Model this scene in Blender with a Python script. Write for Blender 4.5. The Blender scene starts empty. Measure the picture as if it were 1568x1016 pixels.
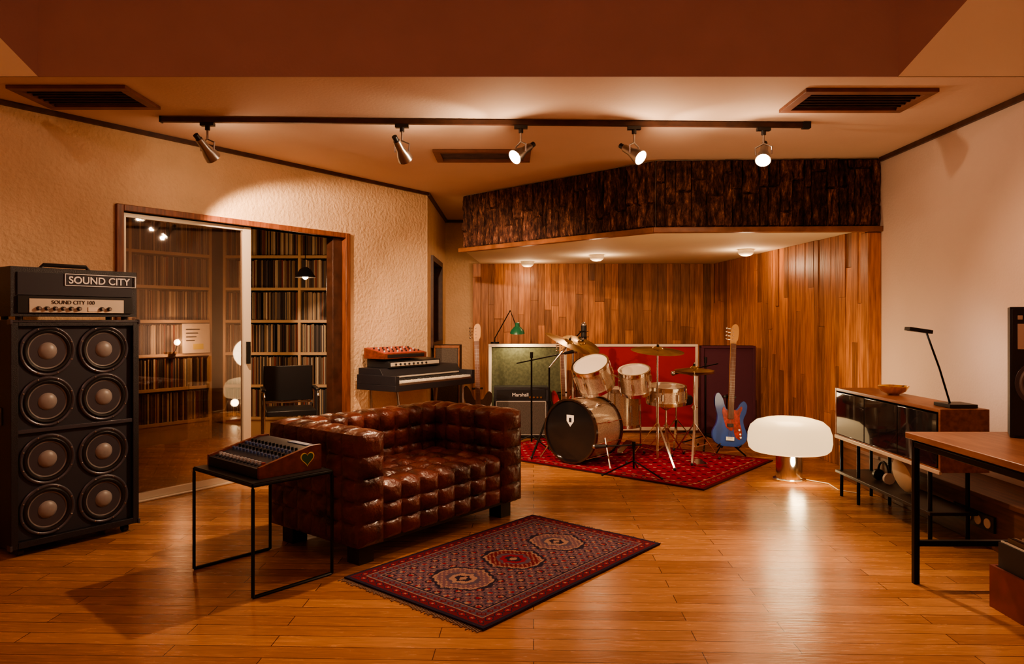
import bpy, math, random, bmesh
from mathutils import Vector, Matrix, noise
random.seed(7)
PI=math.pi
scene=bpy.context.scene
COL=scene.collection

# ------------------------------------------------------------------ materials
def nd(nt,t,**k):
    n=nt.nodes.new(t)
    for a,b in k.items(): setattr(n,a,b)
    return n
def M(name,col,rough=.5,metal=0,bump=0,bscale=30,var=0,vscale=6,stretch=(1,1,1),emis=None,estr=0,coat=0,spec=.5,rvar=0,col2=None,island=0):
    m=bpy.data.materials.new(name); m.use_nodes=True
    nt=m.node_tree; b=nt.nodes['Principled BSDF']; L=nt.links
    b.inputs['Base Color'].default_value=(*col,1)
    b.inputs['Roughness'].default_value=rough
    b.inputs['Metallic'].default_value=metal
    b.inputs['Specular IOR Level'].default_value=spec
    b.inputs['Coat Weight'].default_value=coat
    b.inputs['Coat Roughness'].default_value=.1
    tc=nd(nt,'ShaderNodeTexCoord'); mp=nd(nt,'ShaderNodeMapping'); mp.inputs['Scale'].default_value=stretch
    L.new(tc.outputs['Object'],mp.inputs['Vector'])
    if var or col2 or island:
        n=nd(nt,'ShaderNodeTexNoise'); n.inputs['Scale'].default_value=vscale; n.inputs['Detail'].default_value=6
        L.new(mp.outputs[0],n.inputs['Vector'])
        r=nd(nt,'ShaderNodeValToRGB'); r.color_ramp.elements[0].position=.32; r.color_ramp.elements[1].position=.68
        c2=col2 if col2 else tuple(min(1,c*(1+var)) for c in col)
        c1=col if col2 else tuple(c*(1-var) for c in col)
        r.color_ramp.elements[0].color=(*c1,1); r.color_ramp.elements[1].color=(*c2,1)
        L.new(n.outputs['Fac'],r.inputs[0]); out=r.outputs[0]
        if island:
            g=nd(nt,'ShaderNodeNewGeometry'); mr=nd(nt,'ShaderNodeMapRange'); mr.inputs['To Min'].default_value=1-island; mr.inputs['To Max'].default_value=1+island
            L.new(g.outputs['Random Per Island'],mr.inputs['Value'])
            mx=nd(nt,'ShaderNodeVectorMath',operation='SCALE'); L.new(out,mx.inputs[0]); L.new(mr.outputs[0],mx.inputs['Scale']); out=mx.outputs[0]
        L.new(out,b.inputs['Base Color'])
        if rvar:
            mr=nd(nt,'ShaderNodeMapRange'); mr.inputs['To Min'].default_value=rough-rvar; mr.inputs['To Max'].default_value=rough+rvar
            L.new(n.outputs['Fac'],mr.inputs['Value']); L.new(mr.outputs[0],b.inputs['Roughness'])
    if bump:
        n2=nd(nt,'ShaderNodeTexNoise'); n2.inputs['Scale'].default_value=bscale; n2.inputs['Detail'].default_value=5
        L.new(mp.outputs[0],n2.inputs['Vector'])
        bp=nd(nt,'ShaderNodeBump'); bp.inputs['Strength'].default_value=bump; bp.inputs['Distance'].default_value=.02
        L.new(n2.outputs['Fac'],bp.inputs['Height']); L.new(bp.outputs[0],b.inputs['Normal'])
    if emis:
        b.inputs['Emission Color'].default_value=(*emis,1); b.inputs['Emission Strength'].default_value=estr
    return m

m_wall=M('stucco_wall',(.72,.515,.33),.85,bump=.6,bscale=34,var=.07,vscale=3)
m_wallR=M('plaster_wall',(.68,.53,.45),.85,bump=.12,bscale=60,var=.03,vscale=2)
m_ceil=M('ceiling_paint',(.66,.48,.37),.8,bump=.08,bscale=50,var=.03,vscale=2)
m_alcc=M('lit_cream_paint',(.88,.78,.58),.8,bump=.05,bscale=50,var=.02,vscale=2)  # cream ceiling, lightened so the lamp light is part of the colour
m_fascia=M('shaded_fascia_paint',(.40,.245,.22),.85,bump=.1,bscale=60,var=.04,vscale=3)  # mauve-brown shade of the unlit fascia put into the base colour
m_trimdark=M('dark_wood_trim',(.075,.03,.02),.45,var=.3,vscale=12)
m_frame=M('door_frame_wood',(.22,.075,.038),.4,var=.35,vscale=9,stretch=(6,6,.6))
m_trimmid=M('beam_trim_wood',(.25,.10,.045),.4,var=.3,vscale=8)
m_boards=M('wall_boards_wood',(.24,.086,.033),.40,col2=(.50,.215,.088),vscale=5,stretch=(9,9,.7),island=.42,bump=.15,bscale=8)
m_black=M('black_vinyl',(.016,.015,.02),.45,bump=.25,bscale=250)
m_blackm=M('black_metal',(.012,.012,.012),.35,metal=.6)
m_blackp=M('black_plastic',(.015,.015,.017),.38)
m_chrome=M('chrome',(.78,.76,.74),.15,metal=1)
m_steel=M('brushed_steel',(.42,.39,.37),.32,metal=1)
m_baffle=M('speaker_baffle',(.026,.025,.036),.6)
m_cone=M('speaker_cone',(.18,.165,.165),.5,var=.2,vscale=20)
m_cap=M('speaker_dust_cap',(.27,.25,.245),.4)
m_rim=M('speaker_rim',(.085,.082,.10),.32,metal=.3)
m_silver=M('silver_panel',(.62,.55,.46),.4,metal=.2)
m_white=M('white_paint',(.72,.63,.53),.5)
m_whitelog=M('logo_white',(.85,.82,.78),.5)
m_leather=M('oxblood_leather',(.040,.009,.008),.29,col2=(.175,.036,.023),vscale=6,bump=.35,bscale=32,rvar=.08,coat=.12)
m_legwood=M('dark_leg_wood',(.02,.01,.007),.5)
m_redwood=M('cheek_wood',(.16,.042,.022),.35,var=.3,vscale=8,stretch=(1,5,5))
m_mix=M('mixer_panel',(.020,.024,.038),.4)
m_knobw=M('knob_light',(.50,.50,.52),.4)
m_knobb=M('knob_blue',(.07,.11,.25),.4)
m_green=M('heart_green',(.03,.10,.05),.6)
m_yel=M('heart_yellow',(.75,.62,.12),.6)
m_sparkle=M('champagne_sparkle',(.40,.30,.22),.22,metal=.55,col2=(.80,.68,.54),vscale=160,coat=.6)
m_headw=M('drum_head_white',(.75,.68,.6),.4)
m_headb=M('drum_head_black',(.012,.012,.014),.12,coat=.5)
m_brass=M('cymbal_bronze',(.56,.39,.17),.25,metal=1,var=.2,vscale=14)
m_gold=M('gold_bowl_metal',(.95,.62,.20),.2,metal=1)
m_walnut=M('walnut_wood',(.17,.055,.028),.38,col2=(.30,.11,.05),vscale=5,stretch=(8,.8,8))
m_tabletop=M('table_wood',(.19,.072,.04),.38,col2=(.30,.128,.07),vscale=5,stretch=(9,1,9))
m_mirror=M('smoked_glass_front',(.012,.012,.015),.03,coat=.4,spec=.6)
m_blue=M('guitar_blue',(.008,.065,.36),.3,coat=.25)
m_tort=M('pickguard_tortoise',(.36,.03,.025),.35,var=.5,vscale=40)
m_gneck=M('maple_neck',(.62,.36,.16),.35)
m_fret=M('rosewood_fretboard',(.16,.065,.04),.45)
m_gblack=M('guitar_dark',(.03,.015,.012),.15,coat=1)
m_gred=M('guitar_red',(.35,.02,.02),.2,coat=.6)
m_redfab=M('red_fabric',(.34,.015,.020),.85,bump=.2,bscale=200)
m_purfab=M('plum_fabric',(.075,.018,.035),.85,bump=.2,bscale=200)
m_greenfab=M('green_grille_cloth',(.085,.090,.052),.85,var=.25,vscale=40,bump=.2,bscale=250)
m_greyfab=M('grey_grille_cloth',(.09,.075,.065),.8,var=.25,vscale=90)
m_shelf=M('shelf_paint',(.50,.36,.23),.55)
m_library=M('library_wall',(.14,.07,.05),.8)
m_alum=M('door_aluminium',(.62,.53,.43),.35,metal=.3)
m_ivory=M('key_ivory',(.75,.70,.60),.3)
m_redpanel=M('synth_red_panel',(.33,.05,.04),.4)
m_bulb=M('bulb_glow',(1,.85,.6),.4,emis=(1,.80,.52),estr=60)
m_bulbdim=M('bulb_glow_dim',(1,.8,.5),.4,emis=(1,.72,.40),estr=12)
m_shade=M('opal_glass_shade',(.8,.72,.56),.3,emis=(1,.70,.36),estr=1.25)
m_dome=M('ceiling_dome_glass',(.85,.76,.60),.4,emis=(1,.72,.40),estr=.12)
m_gshade=M('green_lamp_shade',(.02,.16,.08),.3)
m_paper=M('paper_white',(.75,.68,.58),.7)
m_crate=M('record_crate_wood',(.17,.035,.028),.5,var=.2,vscale=10)
m_ledge=M('ledge_wood',(.11,.042,.024),.5,var=.35,vscale=6,stretch=(8,.8,8))
m_vent=M('vent_dark',(.02,.01,.008),.7)
m_ventw=M('vent_wood',(.19,.065,.035),.5,var=.2,vscale=8)
m_duct=M('cover_cream',(.60,.48,.33),.6)

def mk_records():
    m=M('record_sleeves',(.3,.2,.1),.6); nt=m.node_tree; b=nt.nodes['Principled BSDF']
    g=nd(nt,'ShaderNodeNewGeometry'); r=nd(nt,'ShaderNodeValToRGB'); r.color_ramp.interpolation='CONSTANT'
    cols=[(.03,.02,.02),(.26,.19,.13),(.08,.03,.025),(.42,.35,.25),(.05,.05,.065),(.15,.09,.05),(.06,.04,.03),(.52,.45,.34),(.20,.05,.03),(.03,.025,.025),(.32,.24,.17),(.10,.08,.08)]
    e=r.color_ramp.elements
    e[0].color=(*cols[0],1); e[1].position=.08; e[1].color=(*cols[1],1)
    for i,c in enumerate(cols[2:]):
        x=e.new((i+2)/len(cols)); x.color=(*c,1)
    nt.links.new(g.outputs['Random Per Island'],r.inputs[0]); nt.links.new(r.outputs[0],b.inputs['Base Color'])
    return m
m_rec=mk_records()

def mk_cork():
    m=M('cork_bark',(.03,.015,.01),.85,spec=.25); nt=m.node_tree; b=nt.nodes['Principled BSDF']; L=nt.links
    tc=nd(nt,'ShaderNodeTexCoord'); mp=nd(nt,'ShaderNodeMapping'); mp.inputs['Scale'].default_value=(1,1,.28)
    L.new(tc.outputs['Object'],mp.inputs[0])
    n=nd(nt,'ShaderNodeTexNoise'); n.inputs['Scale'].default_value=27; n.inputs['Detail'].default_value=12; n.inputs['Roughness'].default_value=.78
    L.new(mp.outputs[0],n.inputs['Vector'])
    r=nd(nt,'ShaderNodeValToRGB'); e=r.color_ramp.elements
    e[0].position=.40; e[0].color=(.024,.012,.012,1); e[1].position=.68; e[1].color=(.55,.28,.17,1)
    x=e.new(.49); x.color=(.085,.038,.030,1); x=e.new(.57); x.color=(.19,.085,.058,1)
    g=nd(nt,'ShaderNodeNewGeometry'); mr=nd(nt,'ShaderNodeMapRange'); mr.inputs['To Min'].default_value=.6; mr.inputs['To Max'].default_value=1.5
    L.new(g.outputs['Random Per Island'],mr.inputs['Value'])
    mx=nd(nt,'ShaderNodeVectorMath',operation='SCALE')
    L.new(n.outputs['Fac'],r.inputs[0]); L.new(r.outputs[0],mx.inputs[0]); L.new(mr.outputs[0],mx.inputs['Scale']); L.new(mx.outputs[0],b.inputs['Base Color'])
    bp=nd(nt,'ShaderNodeBump'); bp.inputs['Strength'].default_value=.7; bp.inputs['Distance'].default_value=.02
    L.new(n.outputs['Fac'],bp.inputs['Height']); L.new(bp.outputs[0],b.inputs['Normal'])
    return m
m_cork=mk_cork()

def mk_floor():
    m=M('oak_plank_floor',(.4,.2,.1),.25); nt=m.node_tree; b=nt.nodes['Principled BSDF']; L=nt.links
    tc=nd(nt,'ShaderNodeTexCoord'); mp=nd(nt,'ShaderNodeMapping'); mp.inputs['Rotation'].default_value=(0,0,.03)
    L.new(tc.outputs['Object'],mp.inputs[0])
    br=nd(nt,'ShaderNodeTexBrick'); br.offset=.37; br.offset_frequency=2
    br.inputs['Scale'].default_value=1; br.inputs['Brick Width'].default_value=1.05; br.inputs['Row Height'].default_value=.098
    br.inputs['Mortar Size'].default_value=.0020; br.inputs['Mortar Smooth'].default_value=.1; br.inputs['Bias'].default_value=0
    br.inputs['Color1'].default_value=(.32,.128,.048,1); br.inputs['Color2'].default_value=(.52,.235,.090,1); br.inputs['Mortar'].default_value=(.09,.028,.012,1)
    L.new(mp.outputs[0],br.inputs['Vector'])
    mp2=nd(nt,'ShaderNodeMapping'); mp2.inputs['Scale'].default_value=(1.4,13,1); L.new(mp.outputs[0],mp2.inputs[0])
    n=nd(nt,'ShaderNodeTexNoise'); n.inputs['Scale'].default_value=4; n.inputs['Detail'].default_value=8; n.inputs['Distortion'].default_value=1.2
    L.new(mp2.outputs[0],n.inputs['Vector'])
    mr=nd(nt,'ShaderNodeMapRange'); mr.inputs['From Min'].default_value=.3; mr.inputs['From Max'].default_value=.7; mr.inputs['To Min'].default_value=.78; mr.inputs['To Max'].default_value=1.12
    L.new(n.outputs['Fac'],mr.inputs['Value'])
    mx=nd(nt,'ShaderNodeVectorMath',operation='SCALE'); L.new(br.outputs['Color'],mx.inputs[0]); L.new(mr.outputs[0],mx.inputs['Scale'])
    L.new(mx.outputs[0],b.inputs['Base Color'])
    mr2=nd(nt,'ShaderNodeMapRange'); mr2.inputs['To Min'].default_value=.16; mr2.inputs['To Max'].default_value=.34
    L.new(n.outputs['Fac'],mr2.inputs['Value']); L.new(mr2.outputs[0],b.inputs['Roughness'])
    bp=nd(nt,'ShaderNodeBump'); bp.inputs['Strength'].default_value=.10; bp.inputs['Distance'].default_value=.01
    L.new(n.outputs['Fac'],bp.inputs['Height']); L.new(bp.outputs[0],b.inputs['Normal'])
    return m
m_floor=mk_floor()

def mk_glass():
    m=bpy.data.materials.new('window_glass'); m.use_nodes=True; nt=m.node_tree; nt.nodes.clear()
    o=nd(nt,'ShaderNodeOutputMaterial'); t=nd(nt,'ShaderNodeBsdfTransparent'); g=nd(nt,'ShaderNodeBsdfGlossy'); x=nd(nt,'ShaderNodeMixShader')
    t.inputs[0].default_value=(.80,.72,.68,1); g.inputs['Roughness'].default_value=.02; x.inputs[0].default_value=.18
    nt.links.new(t.outputs[0],x.inputs[1]); nt.links.new(g.outputs[0],x.inputs[2]); nt.links.new(x.outputs[0],o.inputs[0])
    return m
m_glass=mk_glass()

def mk_vcol(name):
    m=M(name,(.3,.1,.1),.95,bump=.3,bscale=220,spec=.1); nt=m.node_tree; b=nt.nodes['Principled BSDF']
    a=nd(nt,'ShaderNodeAttribute'); a.attribute_name='Col'; nt.links.new(a.outputs['Color'],b.inputs['Base Color'])
    return m
m_rug=mk_vcol('woven_rug')

# ------------------------------------------------------------------ mesh builder
class MB:
    def __init__(s): s.v=[];s.f=[];s.mi=[];s.mats=[];s.M=Matrix.Identity(4)
    def add(s,vs,fs,mat,X=None):
        if mat not in s.mats: s.mats.append(mat)
        k=s.mats.index(mat); n=len(s.v); T=s.M@X if X is not None else s.M
        s.v+=[tuple(T@Vector(v)) for v in vs]
        for f in fs: s.f.append([i+n for i in f]); s.mi.append(k)
    def bx(s,x0,x1,y0,y1,z0,z1,mat,X=None):
        s.add([(x0,y0,z0),(x1,y0,z0),(x1,y1,z0),(x0,y1,z0),(x0,y0,z1),(x1,y0,z1),(x1,y1,z1),(x0,y1,z1)],
              [(3,2,1,0),(4,5,6,7),(0,1,5,4),(1,2,6,5),(2,3,7,6),(3,0,4,7)],mat,X)
    def beam(s,p0,p1,w,h,mat):
        p0=Vector(p0);p1=Vector(p1);d=p1-p0;L=d.length
        q=d.to_track_quat('X','Z').to_matrix().to_4x4()
        s.bx(0,L,-w/2,w/2,-h/2,h/2,mat,Matrix.Translation(p0)@q)
    def cyl(s,p0,p1,r,mat,r1=None,n=16,X=None):
        if r1 is None:r1=r
        p0=Vector(p0);p1=Vector(p1);d=p1-p0
        q=d.to_track_quat('Z','Y').to_matrix()
        vs=[]
        for rr,p in((r,p0),(r1,p1)):
            for i in range(n):
                a=2*PI*i/n; vs.append(tuple(p+q@Vector((rr*math.cos(a),rr*math.sin(a),0))))
        fs=[(i,(i+1)%n,n+(i+1)%n,n+i) for i in range(n)]+[tuple(range(n-1,-1,-1)),tuple(range(n,2*n))]
        s.add(vs,fs,mat,X)
    def tube(s,pts,r,mat,n=8,closed=False):
        pts=[Vector(p) for p in pts]; N=len(pts)
        vs=[];prev=None
        for i,p in enumerate(pts):
            if closed: t=(pts[(i+1)%N]-pts[i-1])
            else: t=(pts[min(i+1,N-1)]-pts[max(i-1,0)])
            t.normalize()
            up=Vector((0,0,1)) if abs(t.z)<.95 else Vector((0,1,0))
            if prev is not None:
                a=prev-t*prev.dot(t)
                if a.length>1e-4: up=a
            a=(up-t*up.dot(t)).normalized(); b=t.cross(a); prev=a
            for k in range(n):
                th=2*PI*k/n; vs.append(tuple(p+(a*math.cos(th)+b*math.sin(th))*r))
        fs=[]
        for i in range(N if closed else N-1):
            j=(i+1)%N
            for k in range(n): fs.append((i*n+k,i*n+(k+1)%n,j*n+(k+1)%n,j*n+k))
        if not closed: fs+= [tuple(range(n-1,-1,-1)),tuple(range((N-1)*n,N*n))]
        s.add(vs,fs,mat)
    def lathe(s,prof,mat,X=None,n=32,cap=True):
        vs=[];fs=[]
        for r,z in prof:
            for i in range(n):
                a=2*PI*i/n; vs.append((r*math.cos(a),r*math.sin(a),z))
        for j in range(len(prof)-1):
            for i in range(n): fs.append((j*n+i,j*n+(i+1)%n,(j+1)*n+(i+1)%n,(j+1)*n+i))
        if cap and prof[0][0]>1e-3: fs.append(tuple(range(n-1,-1,-1)))
        if cap and prof[-1][0]>1e-3: fs.append(tuple(range((len(prof)-1)*n,len(prof)*n)))
        s.add(vs,fs,mat,X)
    def olathe(s,prof,mat,X=None,n=32): s.lathe(prof,mat,X,n,False)
    def prism(s,poly,z0,z1,mat,X=None):
        n=len(poly)
        vs=[(x,y,z0) for x,y in poly]+[(x,y,z1) for x,y in poly]
        fs=[tuple(range(n-1,-1,-1)),tuple(range(n,2*n))]+[(i,(i+1)%n,n+(i+1)%n,n+i) for i in range(n)]
        s.add(vs,fs,mat,X)
    def sph(s,c,r,mat,sc=(1,1,1),n=16):
        prof=[(max(1e-5,r*math.sin(PI*i/10)),-r*math.cos(PI*i/10)) for i in range(11)]
        s.olathe(prof,mat,Matrix.Translation(c)@Matrix.Diagonal((*sc,1)),n)
    def grid(s,o,U,V,N,nu,nv,h,mat,res=8):
        o,U,V,N=map(Vector,(o,U,V,N)); a=nu*res;b=nv*res; vs=[]
        def sf(t):
            t=t%1.0; return (1-abs(2*t-1)**2.4)
        for j in range(b+1):
            for i in range(a+1):
                d=h*(sf(i/res)*sf(j/res))**.62 if (i%res and j%res) else 0
                p=o+U*(i/a)+V*(j/b)
                if d: d*=1+.35*noise.noise(p*9)
                vs.append(tuple(p+N*d))
        fs=[(j*(a+1)+i,j*(a+1)+i+1,(j+1)*(a+1)+i+1,(j+1)*(a+1)+i) for j in range(b) for i in range(a)]
        s.add(vs,fs,mat)
    def puff(s,x0,x1,y0,y1,z0,z1,nx,ny,nz,h,mat,faces='fblrt'):
        X=(x1-x0,0,0);Y=(0,y1-y0,0);Z=(0,0,z1-z0)
        if 'f' in faces: s.grid((x0,y0,z0),X,Z,(0,-1,0),nx,nz,h,mat)
        if 'b' in faces: s.grid((x1,y1,z0),(-X[0],0,0),Z,(0,1,0),nx,nz,h,mat)
        if 'l' in faces: s.grid((x0,y1,z0),(0,-Y[1],0),Z,(-1,0,0),ny,nz,h,mat)
        if 'r' in faces: s.grid((x1,y0,z0),Y,Z,(1,0,0),ny,nz,h,mat)
        if 't' in faces: s.grid((x0,y0,z1),X,Y,(0,0,1),nx,ny,h,mat)
    def text(s,body,size,mat,X,ext=.0015,bold=0):
        cu=bpy.data.curves.new('t','FONT'); cu.body=body; cu.size=size; cu.extrude=ext; cu.offset=bold
        ob=bpy.data.objects.new('t',cu); COL.objects.link(ob); bpy.context.view_layer.update()
        dg=bpy.context.evaluated_depsgraph_get(); me=bpy.data.meshes.new_from_object(ob.evaluated_get(dg))
        s.add([tuple(v.co) for v in me.vertices],[tuple(p.vertices) for p in me.polygons],mat,X)
        bpy.data.objects.remove(ob); bpy.data.meshes.remove(me); bpy.data.curves.remove(cu)
    def obj(s,name,bevel=0,parent=None,recenter=True,T=None,flat=False):
        vs=[Vector(v) for v in s.v]
        if T is not None: vs=[T@v for v in vs]
        c=Vector((0,0,0))
        if recenter:
            c=Vector(((min(v.x for v in vs)+max(v.x for v in vs))/2,(min(v.y for v in vs)+max(v.y for v in vs))/2,min(v.z for v in vs)))
        me=bpy.data.meshes.new(name); me.from_pydata([tuple(v-c) for v in vs],[],s.f)
        for m in s.mats: me.materials.append(m)
        me.polygons.foreach_set('material_index',s.mi)
        if not flat: me.polygons.foreach_set('use_smooth',[True]*len(s.f))
        me.update()
        bm=bmesh.new(); bm.from_mesh(me); bmesh.ops.recalc_face_normals(bm,faces=bm.faces[:]); bm.to_mesh(me); bm.free()
        if not flat:
            try: me.set_sharp_from_angle(angle=math.radians(38))
            except Exception as e: print(e)
        ob=bpy.data.objects.new(name,me); COL.objects.link(ob); ob.location=c
        if bevel:
            b=ob.modifiers.new('bevel','BEVEL'); b.width=bevel; b.segments=2; b.limit_method='ANGLE'; b.angle_limit=math.radians(50)
        if parent:
            ob.parent=parent; ob.location=c-parent.location
        return ob

def place(x,y,z,dx,dy):
    return Matrix.Translation((x,y,z))@Matrix.Rotation(math.atan2(dy,dx),4,'Z')
def empty(name,loc):
    e=bpy.data.objects.new(name,None); e.location=loc; e.empty_display_size=.1; COL.objects.link(e); return e
def axisM(p,d):
    return Matrix.Translation(p)@Vector(d).to_track_quat('Z','Y').to_matrix().to_4x4()
LC=(1,.66,.40)
def spot(name,loc,tgt,e,ang,blend=.6,col=LC,r=.03,parent=None):
    l=bpy.data.lights.new(name,'SPOT'); l.energy=e; l.spot_size=math.radians(ang); l.spot_blend=blend; l.color=col; l.shadow_soft_size=r
    o=bpy.data.objects.new(name,l); COL.objects.link(o); o.location=loc
    o.rotation_euler=(Vector(tgt)-Vector(loc)).to_track_quat('-Z','Y').to_euler()
    if parent: o.parent=parent; o.location=Vector(loc)-parent.location
    return o
def point(name,loc,e,col=LC,r=.04,parent=None):
    l=bpy.data.lights.new(name,'POINT'); l.energy=e; l.color=col; l.shadow_soft_size=r
    o=bpy.data.objects.new(name,l); COL.objects.link(o); o.location=loc
    if parent: o.parent=parent; o.location=Vector(loc)-parent.location
    return o
RX=Matrix.Rotation(PI/2,4,'X')
def catmull(P,k=6):
    out=[];n=len(P)
    for i in range(n):
        a,b,c,d=[Vector(P[(i+j-1)%n]) for j in range(4)]
        for t in range(k):
            t/=k
            out.append(tuple(.5*((2*b)+(c-a)*t+(2*a-5*b+4*c-d)*t*t+(3*b-a-3*c+d)*t**3)))
    return out

H=2.66; HU=3.42
WX,WY=-2.66,5.13; DX,DY=.575,.818
def W(t,off=0): return (WX+DX*t-DY*off, WY+DY*t+DX*off)
TW=place(WX,WY,0,DX,DY)      # wall-local frame: x along wall, y outward

# ------------------------------------------------------------------ room shell
b=MB(); b.bx(-5.1,3.3,-1.4,10,-.1,0,m_floor); b.obj('floor',recenter=False)
b=MB(); b.bx(-5.1,3.3,4.012,10,H,H+.1,m_ceil); b.obj('ceiling')
b=MB(); b.bx(-5.1,3.3,-1.4,4.05,HU,HU+.1,m_ceil); b.obj('ceiling_raised')
b=MB()
AL=-2.64;AR=2.15
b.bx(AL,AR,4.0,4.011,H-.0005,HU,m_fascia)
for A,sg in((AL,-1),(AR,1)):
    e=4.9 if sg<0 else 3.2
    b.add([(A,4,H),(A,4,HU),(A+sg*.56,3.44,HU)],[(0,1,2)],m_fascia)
    b.add([(A,4,H),(A+sg*.56,3.44,HU),(sg*e,3.44,HU),(sg*e,4,H)],[(0,1,2,3)],m_alcc)  # lit facets, brightness painted in with the lighter cream
b.obj('ceiling_step',flat=True)
b=MB(); b.bx(-2,-.12,0,.12,0,H,m_wall); b.bx(-.12,1.92,0,.12,2.07,H,m_wall); b.bx(1.92,3.06,0,.12,0,H,m_wall); b.bx(-2.2,-1.3,0,.12,H-.01,HU,m_wall)
b.obj('wall_left',T=TW)
b=MB(); x,y=W(-2); b.bx(x-.12,x,-1.3,y+.1,0,HU,m_wall); b.obj('wall_left_front')
b=MB(); b.bx(-5.1,3.2,-1.42,-1.3,0,HU,m_wall); b.obj('wall_rear')
b=MB(); xx=-.90
b.bx(xx-.12,xx,7.63,8.0,0,H,m_wall); b.bx(xx-.12,xx,8.0,9.05,0,1.03,m_wall); b.bx(xx-.12,xx,8.0,9.05,2.0,H,m_wall); b.bx(xx-.12,xx,9.05,9.8,0,H,m_wall)
b.obj('wall_return')
b=MB(); b.bx(xx-.13,xx-.1,8.0,9.05,1.03,2.0,m_vent)
for y0,y1,z0,z1 in((7.97,8.03,1.0,2.03),(9.02,9.08,1.0,2.03),(8.03,9.02,1.0,1.06),(8.03,9.02,1.97,2.03)): b.bx(xx-.1,xx+.025,y0,y1,z0,z1,m_trimdark)
b.obj('window_1')
b=MB(); b.bx(-1.1,3.2,9.7,9.8,0,H,m_wall); b.obj('wall_back')
b=MB(); b.bx(3.08,3.2,-1.3,9.8,0,HU,m_wallR); b.obj('wall_right')
b=MB(); b.bx(-5.1,-1.02,8.42,8.5,0,H,m_library); b.bx(-5.1,-5.0,3.4,8.42,0,H,m_library); b.bx(-5.1,-3.9,3.4,3.5,0,HU,m_library); b.obj('wall_library')
poly=[(-.527,7.83),(1.22,6.10),(3.08,6.02),(3.08,9.7),(-.42,9.7)]
b=MB(); b.prism(poly,2.07,H,m_alcc); b.obj('ceiling_alcove')
# cork bark strips with real relief
b=MB()
def cork(p0,p1,z0,z1):
    p0=Vector(p0);p1=Vector(p1);L=(p1-p0).length;d=(p1-p0)/L; X=place(p0.x,p0.y,0,d.x,d.y); t=0
    while t<L-.01:
        w=min(random.uniform(.05,.15),L-t)
        if L-t-w<.04: w=L-t
        cuts=[z0]; z=z0+random.uniform(.12,.5)
        while z<z1-.08: cuts.append(z); z+=random.uniform(.25,.6)
        cuts.append(z1)
        for c in range(len(cuts)-1):
            za,zb=cuts[c],cuts[c+1]; nx=max(3,int(w/.008)); nz=max(4,int((zb-za)/.014)); off=random.uniform(0,.018); sd=random.uniform(0,50); vs=[]
            for j in range(nz+1):
                for i in range(nx+1):
                    x=t+w*i/nx; zz=za+(zb-za)*j/nz
                    if i in(0,nx) or j in(0,nz): dd=0
                    else: dd=.014+off+.024*noise.fractal((x*34+sd,zz*8,sd),.8,2.2,4)+.010*max(0,noise.noise((x*9,zz*2.5,sd)))
                    vs.append((x,-.002-max(0,dd),zz))
            b.add(vs,[(j*(nx+1)+i,j*(nx+1)+i+1,(j+1)*(nx+1)+i+1,(j+1)*(nx+1)+i) for j in range(nz) for i in range(nx)],m_cork,X)
        t+=w
cork((-.527,7.83),(1.22,6.10),2.09,H-.002); cork((1.22,6.10),(3.08,6.02),2.09,H-.002)
b.obj('cork_cladding',flat=True)
b=MB()
b.beam((-.56,7.82,2.065),(1.21,6.07,2.065),.07,.045,m_trimmid); b.beam((1.19,6.075,2.065),(3.08,5.99,2.065),.07,.045,m_trimmid)
b.obj('trim_1',bevel=.004)
def strips(p0,p1,z0,z1,th,wmin,wmax,mat,jit,split):
    p0=Vector(p0);p1=Vector(p1);L=(p1-p0).length;d=(p1-p0)/L; X=place(p0.x,p0.y,0,d.x,d.y); t=0
    while t<L-.005:
        w=min(random.uniform(wmin,wmax),L-t)
        if L-t-w<.02: w=L-t
        cuts=[z0]; z=z0+random.uniform(.1,split)
        while z<z1-.15: cuts.append(z); z+=random.uniform(split*.6,split*1.5)
        cuts.append(z1)
        for i in range(len(cuts)-1):
            j=random.uniform(0,jit)
            b.bx(t+.0012,t+w-.0012,-th-j,-.001,cuts[i]+.0006,cuts[i+1]-.0006,mat,X)
        t+=w
b=MB()
strips((-.53,9.7),(2.76,9.7),0,2.07,.02,.07,.13,m_boards,.012,1.6)
strips((2.74,9.68),(3.0,6.06),0,2.07,.02,.07,.13,m_boards,.012,1.6)
b.obj('wall_alcove_boards',bevel=.002,flat=True)
b=MB(); b.bx(2.97,3.08,5.99,6.12,0,2.04,m_boards); b.obj('trim_2',bevel=.004)
b=MB(); b.bx(-2,3.06,-.03,0,H-.03,H,m_trimdark); b.obj('trim_3',T=TW)
b=MB(); b.bx(xx,xx+.03,7.62,9.7,H-.035,H,m_trimdark); b.bx(xx,-.5,9.67,9.7,H-.035,H,m_trimdark); b.obj('trim_4')
b=MB(); b.bx(3.055,3.08,4.0,5.98,H-.035,H,m_trimdark); b.obj('trim_5')
b=MB(); b.bx(-2,-.17,-.015,0,0,.08,m_frame); b.bx(1.98,3.06,-.015,0,0,.08,m_frame); b.obj('baseboard_left',T=TW)
b=MB(); b.bx(2.73,3.08,.2,5.98,0,.27,m_ledge); b.bx(2.71,3.08,.2,5.98,.27,.30,m_ledge); b.obj('baseboard_right',bevel=.004)
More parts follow.
